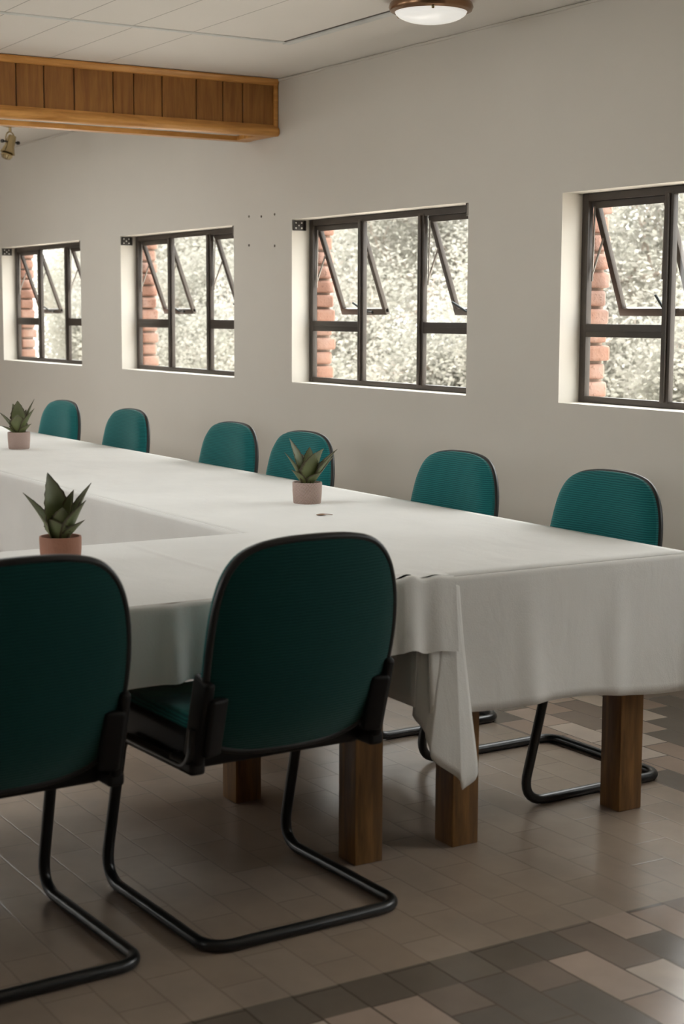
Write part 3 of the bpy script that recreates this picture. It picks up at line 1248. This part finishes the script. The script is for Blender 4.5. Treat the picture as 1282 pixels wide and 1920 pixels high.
def leaf(parent, az_lat, az_dep, height, width, base_z, bend=0.55, curl=0.0, twist=0.0, base_r=0.012):
    """thick pointed leaf: tip at (lateral, depth, height) from the rosette centre"""
    flat = RT * az_lat + DP * az_dep
    out = flat.normalized() if flat.length > 1e-5 else -DP
    p0 = out * base_r + Vector((0, 0, base_z))
    p2 = flat + Vector((0, 0, base_z + height))
    p1 = flat * (bend * 0.6) + out * base_r + Vector((0, 0, base_z + height * bend))
    nseg = 16
    nu = 9
    bm = bmesh.new()
    uvl = bm.loops.layers.uv.new('UVMap')
    rows = []
    rnd = random.Random(int(az_lat * 9999) * 31 + int(height * 9999))
    for j in range(nseg + 1):
        t = j / nseg
        c = (1 - t) ** 2 * p0 + 2 * t * (1 - t) * p1 + t * t * p2
        tg = (2 * (1 - t) * (p1 - p0) + 2 * t * (p2 - p1)).normalized()
        c = c + out * (curl * t ** 3)
        side = Vector((-out.y, out.x, 0))
        if twist:
            side = (side * math.cos(twist) + out.cross(side).cross(side) * 0 + tg.cross(side) * math.sin(twist)).normalized()
        nr = side.cross(tg).normalized()      # faces outward/down
        wv = width * 1.38 * (0.62 + 0.38 * math.sin(min(1, t / 0.42) * PI / 2)) if t < 0.42 else width * 1.38 * max(0.0, 1 - ((t - 0.42) / 0.58) ** 1.6)
        wv = max(wv, 0.0012)
        ser = 1.0 + (0.06 if j % 2 else -0.05) * (1 if 0.2 < t < 0.95 else 0)
        front, back = [], []
        for k in range(nu):
            a = -1 + 2 * k / (nu - 1)
            w = a * wv / 2 * (ser if abs(a) > 0.9 else 1)
            cup = 0.16 * wv * a * a
            th = 0.10 * wv * (1 - a * a) * (1 - t * 0.7)
            front.append(bm.verts.new(c + side * w - nr * (cup)))
            back.append(bm.verts.new(c + side * w - nr * (cup) + nr * (th + 0.0006)))
        rows.append((front, back, t))

    def quad(vs, uvs):
        f = bm.faces.new(vs)
        for lp, u in zip(f.loops, uvs):
            lp[uvl].uv = u
    for (f0, b0, t0), (f1, b1, t1) in zip(rows, rows[1:]):
        for k in range(nu - 1):
            u0, u1 = k / (nu - 1), (k + 1) / (nu - 1)
            quad((f0[k], f0[k + 1], f1[k + 1], f1[k]), ((u0, t0), (u1, t0), (u1, t1), (u0, t1)))
            quad((b0[k + 1], b0[k], b1[k], b1[k + 1]), ((u1, t0), (u0, t0), (u0, t1), (u1, t1)))
        for k, u in ((0, 0.0), (nu - 1, 1.0)):
            quad((f0[k], b0[k], b1[k], f1[k]), ((u, t0), (u, t0), (u, t1), (u, t1)))
    return build('leaf', bm, M['leaf'], parent, angle=70)


def plant(loc, rad, hgt, leaves, label, potmat, taper=0.93):
    p = empty('potted_succulent', loc)
    tag(p, label, 'plant', 'potted succulents on the tables')
    bm = bmesh.new()
    lathe(bm, [(0, 0), (rad * taper * 0.94, 0), (rad * taper, 0.004), (rad * 0.985, hgt * 0.55), (rad, hgt - 0.004), (rad * 0.985, hgt), (rad * 0.90, hgt), (rad * 0.88, hgt - 0.012), (0, hgt - 0.012)], 48)
    build('pot', bm, potmat, p)
    bm = bmesh.new()
    rr = rad * 0.875
    rnd = random.Random(2)
    prof = [(rr, hgt - 0.011), (rr * 0.6, hgt - 0.008), (rr * 0.3, hgt - 0.004), (0, hgt - 0.003)]
    lathe(bm, prof, 24)
    build('soil', bm, M['mulch'], p)
    for a in leaves:
        leaf(p, a[0], a[1], a[2], a[3], hgt - 0.010, *(a[4:]))
    return p


U = 0.00027
plant((-4.885, 2.847, ZC + 0.002), 0.0535, 0.078, [
    (-0.066, 0.030, 0.165, 0.050, 0.55), (-0.082, -0.010, 0.118, 0.040, 0.55), (-0.056, -0.045, 0.058, 0.034, 0.6),
    (0.022, -0.022, 0.118, 0.066, 0.55, 0.010), (0.108, 0.010, 0.128, 0.058, 0.45), (0.095, 0.050, 0.098, 0.050, 0.4),
    (0.052, -0.045, 0.050, 0.040, 0.55), (0.038, 0.040, 0.125, 0.046, 0.7, 0.03), (0.008, 0.045, 0.132, 0.034, 0.7), (-0.020, 0.060, 0.105, 0.046, 0.5)],
    'green succulent in a woven pot in front of a teal chair, right of centre', M['pot'])
plant((-7.60, 2.757, ZC + 0.002), 0.056, 0.084, [
    (-0.100, 0.000, 0.112, 0.042, 0.5), (-0.085, -0.040, 0.045, 0.038, 0.55), (-0.010, 0.035, 0.165, 0.058, 0.6), (0.078, 0.020, 0.175, 0.046, 0.45),
    (0.085, -0.020, 0.130, 0.046, 0.5), (0.075, -0.050, 0.055, 0.040, 0.5), (0.004, -0.045, 0.100, 0.066, 0.55), (0.030, 0.050, 0.120, 0.05, 0.5), (-0.035, 0.040, 0.150, 0.04, 0.6)],
    'small green succulent in a woven pot at the left edge of the long table', M['pot'])
plant((-3.965, 1.548, ZK + 0.003), 0.056, 0.078, [
    (-0.035, 0.020, 0.178, 0.078, 0.5), (-0.100, 0.010, 0.125, 0.044, 0.45), (0.080, 0.030, 0.150, 0.052, 0.5), (0.072, -0.010, 0.108, 0.060, 0.5),
    (0.072, -0.035, 0.058, 0.036, 0.45), (-0.020, -0.040, 0.060, 0.060, 0.6), (0.034, 0.020, 0.132, 0.06, 0.6), (0.012, -0.03, 0.09, 0.05, 0.6), (0.0, 0.06, 0.09, 0.05, 0.5)],
    'dark green succulent in a terracotta pot behind the left foreground chair', M['terracotta'])

# fallen dry leaf on the long table
bm = bmesh.new()
LC = Vector((-4.565, 2.722, ZC + 0.0045))
n = 14
rows = []
for j in range(n + 1):
    t = j / n
    w = 0.011 * math.sin(min(1, t / 0.62) * PI) ** 0.7 if t < 0.62 else 0.0028 * (1 - t) + 0.0008
    w = max(w, 0.0016)
    c = LC + RT * ((t - 0.4) * 0.055) + Vector((0, 0, 0.002 * math.sin(t * PI)))
    rows.append([c - DP * w * 1.6, c + Vector((0, 0, 0.0012)), c + DP * w * 1.6])
add_grid(bm, rows)
o = build('dry_leaf', bm, M['dry_leaf'])
tag(o, 'small fallen brown leaf lying on the white cloth near the woven pot', 'leaf')
md = o.modifiers.new('thickness', 'SOLIDIFY')
md.thickness = 0.001

# ------------------------------------------------------------------ garden outside the windows
bm = bmesh.new()
box(bm, -60, 12, 4.56, 60, -0.35, -0.2)
tag(build('garden_ground', bm, M['ground'], smooth=False), 'pale dry garden ground outside the windows', 'ground', kind='structure')


def make_tree(seed, hgt, spread, nleaf, name='garden_tree', size=1.0):
    r = random.Random(seed)
    root = empty(name)
    bm = bmesh.new()
    tips = []

    def grow(p, d, ln, rad, lev):
        pts = [p]
        q = p.copy()
        dd = d.copy()
        for _ in range(5):
            dd = (dd + Vector((r.uniform(-1, 1), r.uniform(-1, 1), r.uniform(-0.5, 0.7))) * 0.22).normalized()
            q = q + dd * ln / 5
            pts.append(q.copy())
        tube(bm, pts, rad, 7, rad=[rad * (1 - 0.55 * k / 5) for k in range(6)])
        if lev >= 1:
            tips.extend(pts[2:])
        if lev < 3:
            for _ in range(5 if lev == 0 else 4):
                k = r.randint(1 if lev == 0 else 2, 5)
                nd = (dd * 0.5 + Vector((r.uniform(-1, 1), r.uniform(-1, 1), r.uniform(-0.35, 0.8)))).normalized()
                grow(pts[k], nd, ln * r.uniform(0.5, 0.75), rad * 0.5, lev + 1)
    grow(Vector((0, 0, -0.3)), Vector((r.uniform(-0.2, 0.2), r.uniform(-0.2, 0.2), 1)), hgt * 0.55, 0.075, 0)
    build('trunk', bm, M['bark'], root)
    bm = bmesh.new()
    for _ in range(nleaf):
        b = r.choice(tips)
        c = b + Vector((r.gauss(0, 1), r.gauss(0, 1), r.gauss(0, 1))) * spread
        if c.z < -0.15:
            c.z = -0.15 + r.random() * 0.3
        a = Vector((r.gauss(0, 1), r.gauss(0, 1), r.gauss(0, 0.6))).normalized()
        s = a.orthogonal().normalized()
        s = (Matrix.Rotation(r.uniform(0, 2 * PI), 3, a) @ s)
        L, W = r.uniform(0.05, 0.11) * size, r.uniform(0.028, 0.055) * size
        v = [bm.verts.new(c - a * L / 2), bm.verts.new(c + s * W / 2), bm.verts.new(c + a * L / 2), bm.verts.new(c - s * W / 2)]
        bm.faces.new(v)
    build('foliage', bm, M['foliage'], root, smooth=False)
    return root


protos = [make_tree(21, 3.9, 0.30, 20000), make_tree(37, 3.6, 0.33, 20000), make_tree(58, 4.2, 0.30, 20000)]
SPOTS = []
rt = random.Random(12)
for k in range(8):
    SPOTS.append((-10.5 - k * 3.4 + rt.uniform(-0.4, 0.4), 12.2 + k * 0.25 + rt.uniform(-0.4, 0.4)))
for k in range(9):
    SPOTS.append((-13.5 - k * 3.8 + rt.uniform(-0.4, 0.4), 16.0 + k * 0.3 + rt.uniform(-0.5, 0.5)))
for k in range(8):
    SPOTS.append((-18.5 - k * 4.6 + rt.uniform(-0.4, 0.4), 20.4 + k * 0.4 + rt.uniform(-0.5, 0.5)))
for i, (x, y) in enumerate(SPOTS):
    t = protos[i] if i < 3 else copy_tree(protos[i % 3])
    t.location = (x, y, 0)
    t.rotation_euler = (0, 0, rt.uniform(0, 6.28))
    sc = rt.uniform(0.85, 1.15)
    t.scale = (sc, sc, sc)
    tag(t, 'pale sunlit leafy tree in the garden seen through the windows', 'tree', 'garden trees beyond the windows')

shrub = [make_tree(71, 2.3, 0.27, 17000, 'garden_shrub', 0.8), make_tree(83, 2.1, 0.27, 17000, 'garden_shrub', 0.8)]
for k in range(11):
    t = shrub[k] if k < 2 else copy_tree(shrub[k % 2])
    t.location = (-8.6 - k * 2.1 + rt.uniform(-0.3, 0.3), 10.2 + k * 0.2 + rt.uniform(-0.3, 0.3), 0)
    t.rotation_euler = (0, 0, rt.uniform(0, 6.28))
    tag(t, 'pale low leafy shrub in the garden seen through the lower panes', 'shrub', 'garden shrubs beyond the windows')
